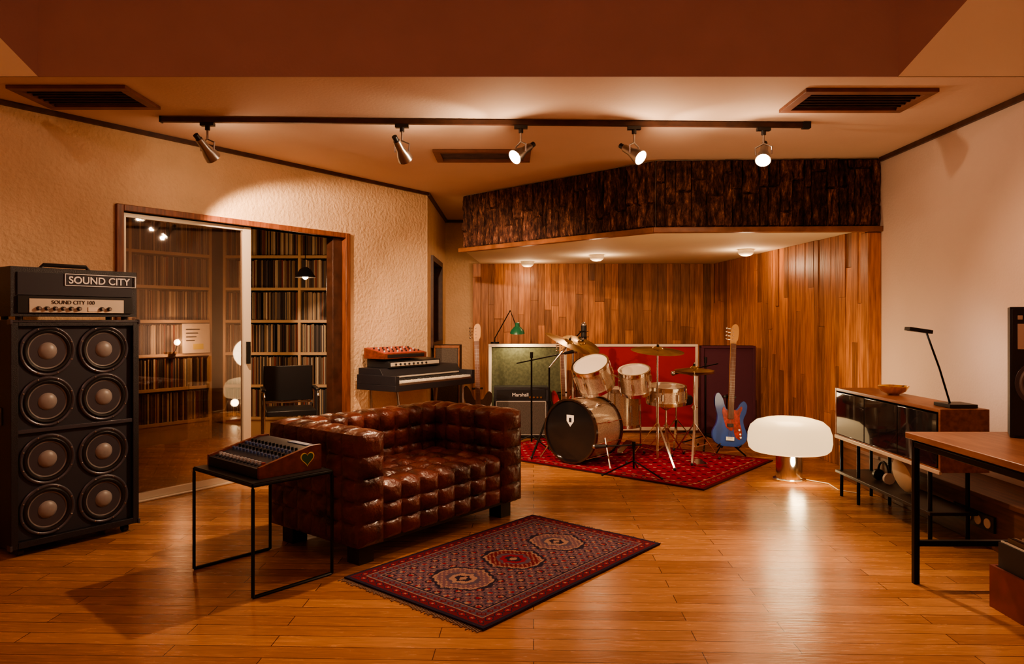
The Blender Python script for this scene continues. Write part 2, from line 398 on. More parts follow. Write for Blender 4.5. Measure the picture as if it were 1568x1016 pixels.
for x0,x1,y0,y1 in((-2.92,-2.23,4.14,4.56),(1.72,2.5,4.2,4.63),(-.63,.15,5.69,6.08)):
    b=MB(); f=.055
    b.bx(x0,x1,y0,y0+f,H-.022,H-.001,m_ventw);b.bx(x0,x1,y1-f,y1,H-.022,H-.001,m_ventw)
    b.bx(x0,x0+f,y0+f,y1-f,H-.022,H-.001,m_ventw);b.bx(x1-f,x1,y0+f,y1-f,H-.022,H-.001,m_ventw)
    b.bx(x0+f,x1-f,y0+f,y1-f,H-.004,H-.001,m_vent)
    for i in range(1,6): yy=y0+f+(y1-y0-2*f)*i/6; b.bx(x0+f,x1-f,yy-.003,yy+.003,H-.016,H-.004,m_trimdark)
    b.obj('ceiling_vent',bevel=.003)

# ------------------------------------------------------------------ door
b=MB()
b.bx(-.17,-.12,-.025,.13,0,2.115,m_frame); b.bx(1.91,1.965,-.025,.13,0,2.115,m_frame); b.bx(-.12,1.91,-.025,.13,2.07,2.115,m_frame)
b.bx(-.12,1.91,0,.12,.0,.015,m_alum)
b.bx(1.80,1.91,.03,.12,0.015,2.07,m_trimdark)
b.obj('door_frame',T=TW,bevel=.004)
b=MB()
b.bx(-.115,-.08,.03,.06,.016,2.065,m_alum); b.bx(.86,.93,.025,.065,.016,2.065,m_alum)
b.bx(-.08,.86,.03,.06,2.035,2.065,m_alum); b.bx(-.08,.86,.03,.06,.016,.06,m_alum)
b.bx(-.08,.86,.042,.048,.06,2.035,m_glass)
b.bx(.885,.91,.0,.025,.95,1.13,m_blackm)
b.obj('door_1',T=TW)

# ------------------------------------------------------------------ library shelves + records
def shelf(T,L,n=6,pitch=.36,dep=.34):
    b=MB(); z0=.20
    b.bx(0,L,dep-.02,dep,0,z0+n*pitch+.02,m_library); b.bx(0,L,.02,.04,0,z0,m_shelf)
    k=max(2,round(L/.78))
    for i in range(k+1):
        x=i*(L-.03)/k; b.bx(x,x+.03,0,dep-.02,0,z0+n*pitch+.03,m_shelf)
    for j in range(n+1): b.bx(0,L,.002,dep-.02,z0+j*pitch,z0+j*pitch+.03,m_shelf)
    b.obj('record_shelf',T=T)
    r=MB()
    for j in range(n):
        zb=z0+j*pitch+.031
        for i in range(k):
            x=i*(L-.03)/k+.034; xe=(i+1)*(L-.03)/k-.004
            while x<xe:
                w=random.choice((.005,.007,.01,.014,.02))
                if x+w>xe: break
                if random.random()<.03: x+=.02; continue
                y=.02+random.uniform(0,.02)
                r.bx(x,x+w*.93,y,y+.28,zb,zb+.305+random.uniform(-.008,.008),m_rec)
                x+=w
    r.obj('record_collection',T=T,flat=True)
x,y=W(.15,2.2)
shelf(place(x,y,0,DX,DY),1.80)
shelf(Matrix.Translation((-3.22,8.0,0)),1.7)
b=MB(); b.bx(0,.32,0,.006,0,.32,m_paper)
for i in range(4): b.bx(.04,.2-.02*i,-.002,0,.25-.04*i,.262-.04*i,m_blackp)
b.bx(.12,.24,-.002,0,.04,.10,m_yel)
x,y=W(1.60,2.185); b.obj('record_sleeve',T=place(x,y,.951,DX,DY)@Matrix.Rotation(-.03,4,'X'))
b=MB(); X0=place(*W(1.48,2.185),0,DX,DY)  # added clip lamp, stands in for a lamp reflected in the glass
b.M=X0; b.bx(-.03,.03,-.02,.012,.915,.955,m_blackm); b.tube([(0,-.02,.955),(0,-.08,1.0),(0,-.10,1.05)],.006,m_blackm); b.sph((0,-.10,1.075),.032,m_bulbdim)
b.M=Matrix.Identity(4)
o=b.obj('standin_clip_lamp'); p=X0@Vector((0,-.17,1.08)); point('library_glow',tuple(p),12,(1,.6,.30),.04,o)
b=MB()
for sx in(-.24,.24):
    b.tube([(sx,-.25,.015),(sx,.22,.015),(sx,.26,.05),(sx,.26,.60),(sx,.22,.64),(sx,-.2,.64),(sx,-.25,.60),(sx,-.25,.015)],.011,m_chrome)
    b.bx(sx-.02,sx+.02,-.2,.2,.645,.665,m_blackp)
b.bx(-.22,.22,-.24,.2,.42,.47,m_blackp)
b.bx(-.23,.23,.19,.22,.52,.86,m_blackp); b.cyl((-.24,.0,.44),(.24,0,.44),.01,m_chrome); b.cyl((-.24,.26,.5),(.24,.26,.5),.01,m_chrome)
b.obj('armchair',T=place(-2.12,6.85,.002,.9,.35),bevel=.006)

# ------------------------------------------------------------------ bass cabinet + amp head
T=place(-2.72,3.90,0,.585,.81)
b=MB(); w=.69;d=.42;z0=.05;z1=1.305;fr=.035
b.bx(0,fr,0,d,z0,z1,m_black);b.bx(w-fr,w,0,d,z0,z1,m_black);b.bx(fr,w-fr,0,d,z0,z0+fr,m_black);b.bx(fr,w-fr,0,d,z1-fr,z1,m_black)
b.bx(fr,w-fr,d-.02,d,z0+fr,z1-fr,m_black); b.bx(fr,w-fr,.028,.05,z0+fr,z1-fr,m_baffle)
b.bx(fr,w-fr,.006,.03,.678,.70,m_rim)
for zc in(.235,.52,.845,1.13):
    for xc in(.188,.492):
        X=Matrix.Translation((xc,.028,zc))@RX
        b.lathe([(.142,0),(.144,.008),(.136,.014),(.128,.012),(.122,.006)],m_rim,X,40)
        b.olathe([(.124,.010),(.116,.018),(.106,.016),(.10,.007)],m_blackp,X,40)
        b.olathe([(.101,.008),(.08,.002),(.052,-.006)],m_cone,X,40)
        b.olathe([(.054,-.006),(.048,.008),(.036,.018),(.016,.024),(.0001,.025)],m_cap,X,32)
        for a in range(8):
            th=a*PI/4+.39; b.cyl((xc+.133*math.cos(th),.012,zc+.133*math.sin(th)),(xc+.133*math.cos(th),.026,zc+.133*math.sin(th)),.005,m_steel,n=8)
for xq in(0,w):
    for zz in(z0,z1):
        b.bx(xq-.006,xq+.006,-.006,.04,zz-.025 if zz>1 else zz-.004,zz+.004 if zz>1 else zz+.025,m_rim)
for xq in(.06,w-.06):
    for yy in(.06,d-.06): b.cyl((xq-.015,yy,.026),(xq+.015,yy,.026),.026,m_blackp); b.bx(xq-.02,xq+.02,yy-.02,yy+.02,.04,.052,m_steel)
b.bx(0,w,-.004,0,z1-.012,z1-.004,m_rim)
b.bx(-.008,0,.12,.3,.72,.82,m_rim); b.bx(-.02,-.008,.15,.27,.75,.77,m_blackp)
b.obj('bass_speaker_cabinet',T=T,bevel=.004)
b=MB(); a0=.005;a1=.685;zb=1.325;zt=1.60
b.bx(a0,a1,.02,.30,zb,zt,m_black)
b.bx(a0+.03,a1-.03,.012,.022,zb+.12,zt-.03,m_baffle)
b.bx(a0+.03,a1-.03,.008,.021,zb+.02,zb+.115,m_blackp)
b.bx(.09,.60,.004,.012,zb+.022,zb+.10,m_silver)
for i in range(10):
    xk=.135+i*.042
    if 6<=i<8: continue
    b.cyl((xk,.004,zb+.045),(xk,-.014,zb+.045),.0125,m_blackp,r1=.010); b.cyl((xk,-.014,zb+.045),(xk,-.016,zb+.045),.007,m_steel)
b.bx(.395,.45,0,.004,zb+.03,zb+.055,m_white)
b.text('SOUND CITY 100',.030,m_blackp,Matrix.Translation((.20,.003,zb+.071))@RX)
b.text('SOUND CITY',.058,m_whitelog,Matrix.Translation((.292,.010,zt-.083))@RX,bold=.001)
lx0,lx1,lz0,lz1=.272,.675,zt-.098,zt-.028
for q in((lx0,lx1,lz0,lz0+.004),(lx0,lx1,lz1-.004,lz1),(lx0,lx0+.004,lz0,lz1),(lx1-.004,lx1,lz0,lz1)): b.bx(q[0],q[1],.006,.013,q[2],q[3],m_whitelog)
for xq in(.06,.63):
    for yy in(.06,.26): b.cyl((xq,yy,1.306),(xq,yy,1.326),.018,m_blackp)
b.tube([(.2,.16,1.60),(.22,.16,1.625),(.45,.16,1.625),(.47,.16,1.60)],.012,m_blackp)
b.obj('guitar_amplifier_head',T=T,bevel=.006)

# ------------------------------------------------------------------ side table + mixer
T=place(-1.661,3.753,0,.75,-.66)
b=MB(); a=.60;d=.435;zt=.54;r=.0085
for x in(0,a):
    b.tube([(x,0,r),(x,0,zt-.03),(x,.0,zt-.012),(x,d,zt-.012),(x,d,zt-.03),(x,d,r),(x,d-.01,r),(x,0.01,r),(x,0,r)],r,m_blackm)
for y in(0,d): b.cyl((0,y,zt-.012),(a,y,zt-.012),r,m_blackm,n=8)
b.bx(.0,a,.0,d,zt-.006,zt,m_blackp)
b.obj('side_table',T=T)
T=place(-1.607,3.79,.541,.75,-.66)
b=MB(); w=.53;d=.345
prof=[(0,0),(d,0),(d,.125),(d-.06,.125),(0,.055)]
def side(x0,x1,mat,pr):
    n=len(pr); b.add([(x0,y,z) for y,z in pr]+[(x1,y,z) for y,z in pr],[tuple(range(n)),tuple(range(2*n-1,n-1,-1))]+[(i,n+i,n+(i+1)%n,(i+1)%n) for i in range(n)],mat)
side(0,.02,m_redwood,prof); side(w-.02,w,m_redwood,prof)
side(.02,w-.02,m_mix,[(0.008,.004),(d-.005,.004),(d-.005,.117),(d-.06,.117),(0.008,.046)])
b.bx(.02,w-.02,-.002,.01,.002,.048,m_blackp)
sl=(.117-.046)/(d-.068)
for i in range(13):
    x=.05+i*.036
    for j in range(6):
        y=.04+j*.036+(.01 if j>1 else 0); z=.046+(y-.008)*sl
        if j==0: b.bx(x-.002,x+.002,y-.02,y+.03,z-.004,z+.001,m_blackp); b.bx(x-.006,x+.006,y,y+.016,z,z+.014,m_knobw if i<12 else m_redpanel)
        elif j==1: continue
        else: b.cyl((x,y,z-.003),(x,y-.003,z+.014),.0075,[m_blackp,m_knobb,m_knobb,m_blackp,m_knobb,m_blackp][j],n=10)
b.bx(.3,.48,d-.055,d-.015,.117,.121,m_knobb)
hp=[]
for i in range(40):
    t=2*PI*i/40; hp.append((16*math.sin(t)**3/16*.040,(13*math.cos(t)-5*math.cos(2*t)-2*math.cos(3*t)-math.cos(4*t))/16*.040))
Xh=Matrix.Translation((w,.262,.064))@Matrix.Rotation(PI/2,4,'Z')@RX
b.prism(hp,0,.0015,m_yel,Xh); b.prism([(x*.84,y*.84) for x,y in hp],.0015,.0025,m_green,Xh)
b.obj('audio_mixer',T=T,bevel=.002)

# ------------------------------------------------------------------ sofa
T=place(-.804,3.745,0,.626,.780)
b=MB(); Wd=1.38;D=.80;aw=.175;zb=.11;zt=.70;h=.022
b.puff(0,aw,0,D,zb,zt,1,6,5,h,m_leather)
b.puff(Wd-aw,Wd,0,D,zb,zt,1,6,5,h,m_leather)
b.puff(aw,Wd-aw,D-aw,D,zb,zt,8,1,5,h,m_leather,'fbt')
b.puff(aw+.012,Wd-aw-.012,.025,D-aw-.005,zb,.405,7,4,3,.026,m_leather,'flrt')
b.bx(.02,Wd-.02,.02,D-.02,zb-.01,zb+.01,m_legwood)
b.bx(.01,aw-.01,.01,D-.01,zb,zt-.005,m_leather);b.bx(Wd-aw+.01,Wd-.01,.01,D-.01,zb,zt-.005,m_leather)
for x in(.05,Wd-.15):
    for y in(.05,D-.15): b.bx(x,x+.10,y,y+.10,0,zb,m_legwood)
b.obj('leather_sofa',T=T)

# ------------------------------------------------------------------ rugs
def rug(name,T,L,Wd,nx,ny,cf,fringe=True,th=.012):
    me=bpy.data.meshes.new(name); vs=[];fs=[];cs=[]
    for j in range(ny+1):
        for i in range(nx+1):
            x=L*i/nx;y=Wd*j/ny; vs.append(tuple(T@Vector((x,y,th+.0015*math.sin(x*9)*math.sin(y*11)))))
    for j in range(ny):
        for i in range(nx):
            fs.append((j*(nx+1)+i,j*(nx+1)+i+1,(j+1)*(nx+1)+i+1,(j+1)*(nx+1)+i)); cs.append(cf(L*(i+.5)/nx,Wd*(j+.5)/ny))
    def q(x0,x1,y0,y1,z0,z1,c):
        n=len(vs)
        for v in((x0,y0,z0),(x1,y0,z0),(x1,y1,z0),(x0,y1,z0),(x0,y0,z1),(x1,y0,z1),(x1,y1,z1),(x0,y1,z1)): vs.append(tuple(T@Vector(v)))
        for f in((3,2,1,0),(4,5,6,7),(0,1,5,4),(1,2,6,5),(2,3,7,6),(3,0,4,7)): fs.append(tuple(i+n for i in f)); cs.append(c)
    q(0,L,0,Wd,.001,th-.002,(.05,.02,.02))
    if fringe:
        y=0
        while y<Wd-.008:
            for xa,s in((0,-1),(L,1)):
                l=random.uniform(.02,.04); x0,x1=sorted((xa,xa+s*l)); q(x0,x1,y,y+.005,.001,.005,(.24,.16,.12))
            y+=.011
    me.from_pydata(vs,[],fs); me.materials.append(m_rug)
    ca=me.color_attributes.new('Col','FLOAT_COLOR','CORNER'); arr=[]
    for p in me.polygons:
        for _ in range(p.loop_total): arr+= [*cs[p.index],1]
    ca.data.foreach_set('color',arr); me.update()
    o=bpy.data.objects.new(name,me); COL.objects.link(o); return o
MAR=(.14,.016,.026);NAV=(.028,.020,.040);TAN=(.34,.20,.15);MAU=(.16,.085,.105);RED=(.24,.022,.036);SLA=(.095,.070,.105)
def cf1(x,y,L=1.52,Wd=.95):
    e=min(x,L-x,y,Wd-y); along=x if min(y,Wd-y)<min(x,L-x) else y
    if e<.018: return NAV
    if e<.026: return MAR
    if e<.075:
        p=(along%.062)/.062; q=(e-.0505)/.0245
        dd=abs(p-.5)*2+abs(q)
        return TAN if dd<.3 else (RED if dd<.7 else (NAV if dd<1.0 else MAR))
    if e<.080: return TAN
    if e<.125:
        p=(along%.045)/.045; v=abs(p-.5)*2+abs(e-.102)/.02
        return MAU if v<.35 else (MAR if v<.9 else SLA)
    if e<.130: return TAN
    if e<.142: return NAV
    cx=x-L/2; best=None
    for c,(a,bb) in((0,(.20,.21)),(-.39,(.19,.20)),(.39,(.19,.20))):
        dx=abs(cx-c)/a; dy=abs(y-Wd/2)/bb; dd=max(dx+dy*.55,dy+dx*.35)
        dd+=.04*(round(dy*9)%2)
        if best is None or dd<best[0]: best=(dd,c)
    dd,c=best
    if dd<.14: return TAN
    if dd<.24: return NAV
    if dd<.40: return RED if c==0 else TAN
    if dd<.50: return SLA
    if dd<.76:
        return (MAR if c==0 else MAU) if (math.sin(x*190)*math.sin(y*190)>-.45) else TAN
    if dd<.83: return TAN
    if dd<.93: return NAV
    s=math.sin(abs(cx)*130+1)*math.sin(abs(y-Wd/2)*128)
    s2=math.sin(abs(cx)*41+2)*math.sin(abs(y-Wd/2)*47)
    if abs(s2)>.80: return TAN if s>0 else RED
    if s2>.55: return NAV
    if s>.80: return TAN
    if s<-.75: return NAV
    return MAU if s2>-.3 else SLA
rug('persian_rug',place(-.846,3.62,0,.981,1.163)@Matrix.Diagonal((1,-1,1,1)),1.52,.95,300,190,cf1)
RL,RW=2.42,1.5
def cf2(x,y,L=RL,Wd=RW):
    e=min(x,L-x,y,Wd-y); along=x if min(y,Wd-y)<min(x,L-x) else y
    if e<.03: return (.10,.01,.015)
    if e<.12:
        p=(along%.10)/.10; dd=abs(p-.5)*2+abs(e-.075)/.045
        return (.34,.15,.13) if dd<.4 else ((.06,.01,.02) if dd<.7 else (.24,.010,.025))
    if e<.130: return (.34,.15,.13)
    s=math.sin(x*34)*math.sin(y*34); s2=math.sin(x*68+1)*math.sin(y*68)
    if s>.87: return (.5,.28,.25)
    if s<-.80: return (.05,.01,.03)
    return (.29,.011,.030) if s2<.6 else (.17,.01,.022)
rug('drum_rug',place(1.47,5.5,0,.633,.774),RW,RL,150,240,lambda x,y:cf2(y,x),fringe=False)

# ------------------------------------------------------------------ drum kit
kit=empty('drum_kit',(1.1,6.9,0))
def drum(name,c,ax,r,dep,front,back,lugs=8,hoop=m_chrome,extra=None):
    b=MB(); X=axisM(c,ax)
    b.olathe([(r,-dep/2),(r,dep/2)],m_sparkle,X,48)
    for s in(-1,1):
        z=s*dep/2
        b.olathe([(r-.004,z-.016),(r+.011,z-.016),(r+.012,z+.016),(r-.004,z+.016),(r-.004,z-.016)],hoop,X,48)
        b.olathe([(r,z),(r*.5,z+s*.002),(.0001,z+s*.002)],front if s>0 else back,X,48)
    for i in range(lugs):
        a=2*PI*(i+.5)/lugs; cx,cy=(r+.012)*math.cos(a),(r+.012)*math.sin(a)
        b.cyl((cx,cy,-dep/2),(cx,cy,dep/2),.004,m_chrome,n=6,X=X)
        b.cyl((cx,cy,-.03),(cx,cy,.03),.011,m_chrome,n=8,X=X)
    if extra: extra(b,X)
    return b.obj(name,parent=kit)
zr=.016
BD=Vector((.66,6.62,.279+zr+.013)); n_=Vector((-.66,-.75,0)).normalized(); rt_=Vector((.75,-.66,0)).normalized()
def bdx(b,X):
    sp=[(-.04,.055),(.04,.055),(.04,0),(.0,-.05),(-.04,0)]
    c=BD+n_*.204+Vector((0,0,.09))
    Xs=Matrix(((rt_.x,0,n_.x,c.x),(rt_.y,0,n_.y,c.y),(0,1,0,c.z),(0,0,0,1)))
    b.prism(sp,0,.002,m_whitelog,Xs); b.bx(-.014,.014,-.01,.03,.002,.003,m_headb,Xs)
    for s in(-1,1):
        p=BD+rt_*s*.27+n_*.05
        b.cyl((p.x,p.y,p.z-.05),(p.x+rt_.x*s*.12+n_.x*.1,p.y+rt_.y*s*.12+n_.y*.1,zr),.008,m_chrome,n=8)
drum('bass_drum',tuple(BD),(-.66,-.75,0),.279,.40,m_headb,m_headw,10,m_gblack,bdx)
drum('rack_tom_large',(.75,6.62,.80),(-.30,-.42,.85),.165,.22,m_headw,m_headw,6)
drum('rack_tom_small',(1.15,6.72,.74),(-.12,-.30,.94),.14,.20,m_headw,m_headw,6)
drum('snare_drum',(1.47,6.85,.60),(0,-.1,.99),.178,.14,m_headw,m_headw,8)
drum('floor_tom',(1.10,7.35,.42),(0,0,1),.20,.36,m_headw,m_headw,8)
def tripod(b,x,y,h,spread=.26,rot=0,top=.42,mt=None):
    mt=mt or m_chrome
    b.cyl((x,y,zr+.05),(x,y,h),.0085,mt,n=10); b.cyl((x,y,zr+.06),(x,y,h*.6),.0125,mt,n=10)
    for i in range(3):
        a=rot+2*PI*i/3; ex,ey=x+spread*math.cos(a),y+spread*math.sin(a)
        b.beam((x,y,top),(ex,ey,zr+.008),.018,.006,mt); b.beam((x,y,.14),(x+(ex-x)*.55,y+(ey-y)*.55,.12+top*.12),.016,.005,mt)
        b.sph((ex,ey,zr+.012),.014,m_blackp,n=8)
    b.cyl((x,y,h*.6-.02),(x,y,h*.6+.02),.018,mt,n=10); b.cyl((x-.03,y,h*.6),(x+.03,y,h*.6),.005,mt,n=6)
def cym(b,c,ax,r):
    X=axisM(c,ax); b.olathe([(r,0),(r*.6,.012),(r*.22,.022),(r*.17,.036),(r*.08,.043),(.0001,.044)],m_brass,X,40)
    b.cyl((0,0,-.03),(0,0,.075),.005,m_chrome,n=8,X=X); b.cyl((0,0,.045),(0,0,.06),.012,m_blackp,n=8,X=X)
def standobj(name,fn):
    b=MB(); fn(b); b.obj(name,parent=kit)
def f1(b):
    tripod(b,1.30,6.42,1.0,.27,-1.2,.40); cym(b,(1.30,6.42,1.03),(.04,-.14,1),.235)
def f2(b):
    tripod(b,1.68,6.62,.84,.25,-1.9,.36); cym(b,(1.68,6.62,.845),(0,-.05,1),.18)
    b.olathe([(.18,0),(.1,.012),(.03,.03),(.0001,.03)],m_brass,axisM((1.68,6.62,.825),(0,.05,-1)),40)
    b.bx(1.63,1.73,6.35,6.6,zr,zr+.02,m_chrome)
def f3(b):
    tripod(b,.36,6.95,.85,.30,-2.2,.42,m_blackm); b.cyl((.36,6.95,.85),(.54,6.95,1.07),.008,m_chrome,n=8); cym(b,(.54,6.95,1.08),(.42,-.15,.9),.24)
def f3b(b):
    tripod(b,.62,7.35,1.0,.25,.4,.42); cym(b,(.70,7.3,1.06),(.30,-.35,.9),.20); b.cyl((.62,7.35,1.0),(.70,7.3,1.05),.007,m_chrome,n=8)
def f4(b):
    b.cyl((.90,6.72,.55),(.93,6.74,.82),.012,m_chrome); b.cyl((.93,6.74,.8),(.84,6.66,.78),.009,m_chrome); b.cyl((.93,6.74,.8),(1.08,6.74,.74),.009,m_chrome)
def f5(b):
    tripod(b,1.47,6.85,.5,.22,.5,.3)
    for a in(0.3,2.4,4.5): b.cyl((1.47,6.85,.45),(1.47+.17*math.cos(a),6.85+.17*math.sin(a),.53),.007,m_chrome,n=8)
def f6(b):
    tripod(b,1.68,7.35,.46,.24,.2,.3); b.lathe([(.0001,.45),(.15,.45),(.165,.47),(.165,.52),(.15,.54),(.0001,.545)],m_black,Matrix.Translation((1.68,7.35,0)),32)
def f7(b):
    for a in range(3):
        th=a*2*PI/3; x,y=1.10+.215*math.cos(th),7.35+.215*math.sin(th); b.cyl((x,y,zr),(x,y,.45),.008,m_chrome,n=8)
    b.beam((1.02,6.86,zr+.02),(1.14,7.06,zr+.02),.08,.012,m_chrome); b.cyl((1.0,6.85,zr+.02),(.98,6.83,.33),.008,m_chrome); b.beam((1.03,6.88,zr+.03),(1.16,7.08,.12),.07,.01,m_chrome)
for n,f in(('crash_cymbal_stand',f1),('hi_hat_stand',f2),('ride_cymbal_stand',f3),('splash_cymbal_stand',f3b),('tom_mount',f4),('snare_stand',f5),('drum_throne',f6),('floor_tom_legs_and_pedal',f7)): standobj(n,f)

def micstand(x,y,h,bx_,by_,bz,mx,my,mz,big=False,rot=0):
    b=MB(); zz=.002 if y>8 else zr
    b.cyl((x,y,zz+.05),(x,y,h),.009,m_blackm,n=10)
    for i in range(3):
        a=rot+2*PI*i/3; b.cyl((x,y,.13),(x+.28*math.cos(a),y+.28*math.sin(a),zz+.006),.007,m_blackm,n=8); b.sph((x+.28*math.cos(a),y+.28*math.sin(a),zz+.01),.011,m_blackp,n=8)
    b.cyl((x,y,h-.03),(x,y,h+.03),.016,m_blackm); b.cyl((bx_,by_,bz),(mx,my,mz),.0065,m_blackm,n=8)
    if big:
        b.cyl((mx,my,mz-.12),(mx,my,mz+.03),.030,m_blackp,n=18); b.sph((mx,my,mz+.035),.030,m_steel)
        for dz in(-.09,-.03): b.tube([(mx+.05*math.cos(i*PI/6),my+.05*math.sin(i*PI/6),mz+dz) for i in range(12)],.004,m_blackm,closed=True)
    else:
        d=(Vector((mx,my,mz))-Vector((bx_,by_,bz))).normalized(); p=Vector((mx,my,mz))
        b.cyl(p,p+d*.12,.014,m_blackp,r1=.019); b.sph(p+d*.13,.024,m_steel,n=12)
    b.obj('microphone_stand')
micstand(.66,7.75,1.05,.44,7.85,.84,.76,7.6,1.22,True,.4)
micstand(.20,7.35,.95,.05,7.45,.86,.52,7.1,.98,False,1.2)
micstand(1.98,7.35,.90,2.12,7.4,.86,1.70,7.15,.80,False,.2)
micstand(1.02,6.02,.26,1.08,5.98,.27,.82,6.2,.22,False,-.8)

# ------------------------------------------------------------------ guitars
def guitar(name,T,mbody,mpick):
    b=MB()
    P=[(0,0),(.085,.006),(.15,.05),(.165,.12),(.135,.20),(.125,.26),(.15,.33),(.155,.40),(.125,.435),(.09,.41),(.06,.36),(.03,.345),(-.03,.345),(-.055,.38),(-.08,.45),(-.12,.50),(-.15,.47),(-.15,.38),(-.125,.29),(-.13,.21),(-.165,.13),(-.15,.05),(-.085,.006)]
    X=RX
    b.prism(catmull(P,5),0,.04,mbody,X)
    G=[(.03,.34),(.03,.20),(.05,.10),(.10,.07),(.115,.14),(.095,.22),(.09,.30),(.11,.36),(.10,.385),(.06,.345)]
    G2=[(-.03,.34),(-.05,.35),(-.07,.37),(-.08,.32),(-.06,.24),(-.03,.17),(.03,.16),(.04,.34)]
    b.prism(catmull(G,4),.04,.0425,mpick,X); b.prism(catmull(G2,4),.04,.0424,mpick,X)
    b.bx(-.027,.027,-.054,-.04,.26,.98,m_gneck) ; b.bx(-.026,.026,-.059,-.054,.26,.98,m_fret)
    for i in range(20):
        z=.98-.72*(1-2**(-i/12))*1.15
        if z>.27: b.bx(-.026,.026,-.0605,-.059,z-.001,z+.001,m_steel)
    hs=[(-.024,.97),(.024,.97),(.03,1.0),(.045,1.03),(.05,1.12),(.035,1.165),(.005,1.17),(-.02,1.14),(-.03,1.06),(-.03,1.0)]
    b.prism(catmull(hs,4),.035,.05,m_gneck,X)
    for i in range(4):
        z=1.02+i*.035; b.cyl((-.03,-.042,z),(-.06,-.042,z),.006,m_chrome,n=8); b.sph((-.065,-.042,z),.013,m_chrome,n=8); b.cyl((-.008,-.05,z),(-.008,-.06,z),.006,m_chrome,n=8)
        xs=-.018+i*.012; b.cyl((xs,-.064,.07),(xs,-.062,1.0),.0012,m_steel,n=4)
    b.bx(-.04,.04,-.055,-.04,.055,.09,m_chrome); b.bx(-.03,.03,-.055,-.04,.185,.215,m_blackp)
    for p in((.085,.16),(.095,.12),(.10,.09)): b.cyl((p[0],-.04,p[1]),(p[0],-.055,p[1]),.01,m_chrome,n=12)
    b.tube([(-.10,-.09,.02),(-.10,.0,-.012),(0,.08,.06),(.10,0,-.012),(.10,-.09,.02)],.007,m_blackm)
    b.tube([(-.14,-.10,-.075),(0,.09,.07),(.14,-.10,-.075)],.008,m_blackm); b.tube([(0,.08,.06),(0,.20,-.02)],.008,m_blackm); b.tube([(0,.08,.06),(0,.09,.5)],.006,m_blackm)
    b.bx(-.06,.06,.0,.09,.46,.48,m_blackm)
    return b.obj(name,T=T,bevel=.003)
guitar('electric_bass_guitar',place(2.06,6.85,.105,.98,.0)@Matrix.Rotation(.08,4,'Y')@Matrix.Rotation(-.14,4,'X'),m_blue,m_tort)
guitar('electric_guitar',place(-.36,7.75,.100,1,.1)@Matrix.Rotation(-.02,4,'Y')@Matrix.Rotation(-.12,4,'X'),m_gblack,m_gblack)
guitar('electric_guitar',place(.58,8.02,.100,1,.1)@Matrix.Rotation(-.02,4,'Y')@Matrix.Rotation(-.10,4,'X')@Matrix.Scale(.85,4),m_gred,m_white)

# ------------------------------------------------------------------ backline
b=MB()
b.bx(-.27,.63,8.28,8.6,.02,1.03,m_black)
for q in((-.27,.63,1.0,1.035),(-.27,.63,.02,.06),(-.27,-.235,.06,1.0),(.595,.63,.06,1.0)): b.bx(q[0],q[1],8.25,8.28,q[2],q[3],m_white)
b.bx(-.235,.595,8.265,8.28,.06,1.0,m_greenfab)
for x in(-.2,.56):
    for y in(8.32,8.54): b.cyl((x,y,0),(x,y,.02),.02,m_blackp)
b.obj('guitar_speaker_cabinet',bevel=.004)
b=MB()
b.bx(-.20,.40,7.92,8.15,.032,.57,m_black); b.bx(-.17,.37,7.912,7.92,.05,.41,m_greyfab); b.bx(-.17,.37,7.91,7.92,.44,.54,m_blackp)
for q in((-.175,.375,.41,.415),(-.175,.375,.045,.05),(-.175,-.17,.045,.415),(.37,.375,.045,.415)): b.bx(q[0],q[1],7.909,7.92,q[2],q[3],m_white)
b.text('Marshall',.055,m_whitelog,Matrix.Translation((-.0,7.909,.47))@RX)
for i in range(4): b.cyl((.2+i*.04,7.91,.46),(.2+i*.04,7.898,.46),.011,m_gold)
for x in(-.17,.37):
    for y in (7.95,8.12): b.cyl((x,y,.015),(x,y,.034),.015,m_blackp)
b.obj('guitar_amplifier',bevel=.005)
def gobo(T,w,h,fab,frm,name='acoustic_panel'):
    b=MB(); b.bx(0,w,0,.12,.03,h,fab)
    for q in((0,w,h-.03,h),(0,w,.03,.07),(0,.03,.07,h-.03),(w-.03,w,.07,h-.03)): b.bx(q[0],q[1],-.015,.13,q[2],q[3],frm)
    for x in(.05,w-.13): b.bx(x,x+.08,-.06,.18,0,.03,m_legwood)
    b.obj(name,T=T,bevel=.003)
gobo(Matrix.Translation((.92,8.35,0)),1.24,1.03,m_redfab,m_white)
gobo(place(2.14,8.12,0,.98,-.06),.60,1.02,m_purfab,m_purfab)
b=MB(); b.bx(-.86,-.58,7.95,8.3,.03,1.03,m_black); b.bx(-.84,-.60,7.94,7.95,.06,1.0,m_greyfab)
b.bx(-.86,-.58,7.935,7.95,1.0,1.03,m_trimmid); b.bx(-.86,-.845,7.935,7.95,.03,1.0,m_trimmid); b.bx(-.595,-.58,7.935,7.95,.03,1.0,m_trimmid)
for x in(-.84,-.62): b.bx(x,x+.03,7.98,8.25,0,.03,m_blackp)
b.obj('floor_speaker',bevel=.004)
b=MB()
b.tube([(-.20,8.40,1.045),(-.20,8.40,1.10),(-.02,8.30,1.42),(.04,8.20,1.26)],.006,m_blackm)
b.cyl((-.20,8.40,1.036),(-.20,8.40,1.055),.05,m_blackm,n=24)
X=Matrix.Translation((.06,8.10,1.16))@Matrix.Rotation(.15,4,'X')
b.olathe([(.085,0),(.075,.03),(.045,.065),(.028,.08),(.024,.12),(.0001,.125)],m_gshade,X); b.olathe([(.083,.001),(.043,.062),(.0001,.07)],m_white,X)
b.cyl((.04,8.20,1.26),(.06,8.11,1.27),.006,m_blackm)
b.sph((.06,8.10,1.185),.025,m_bulbdim,n=12)
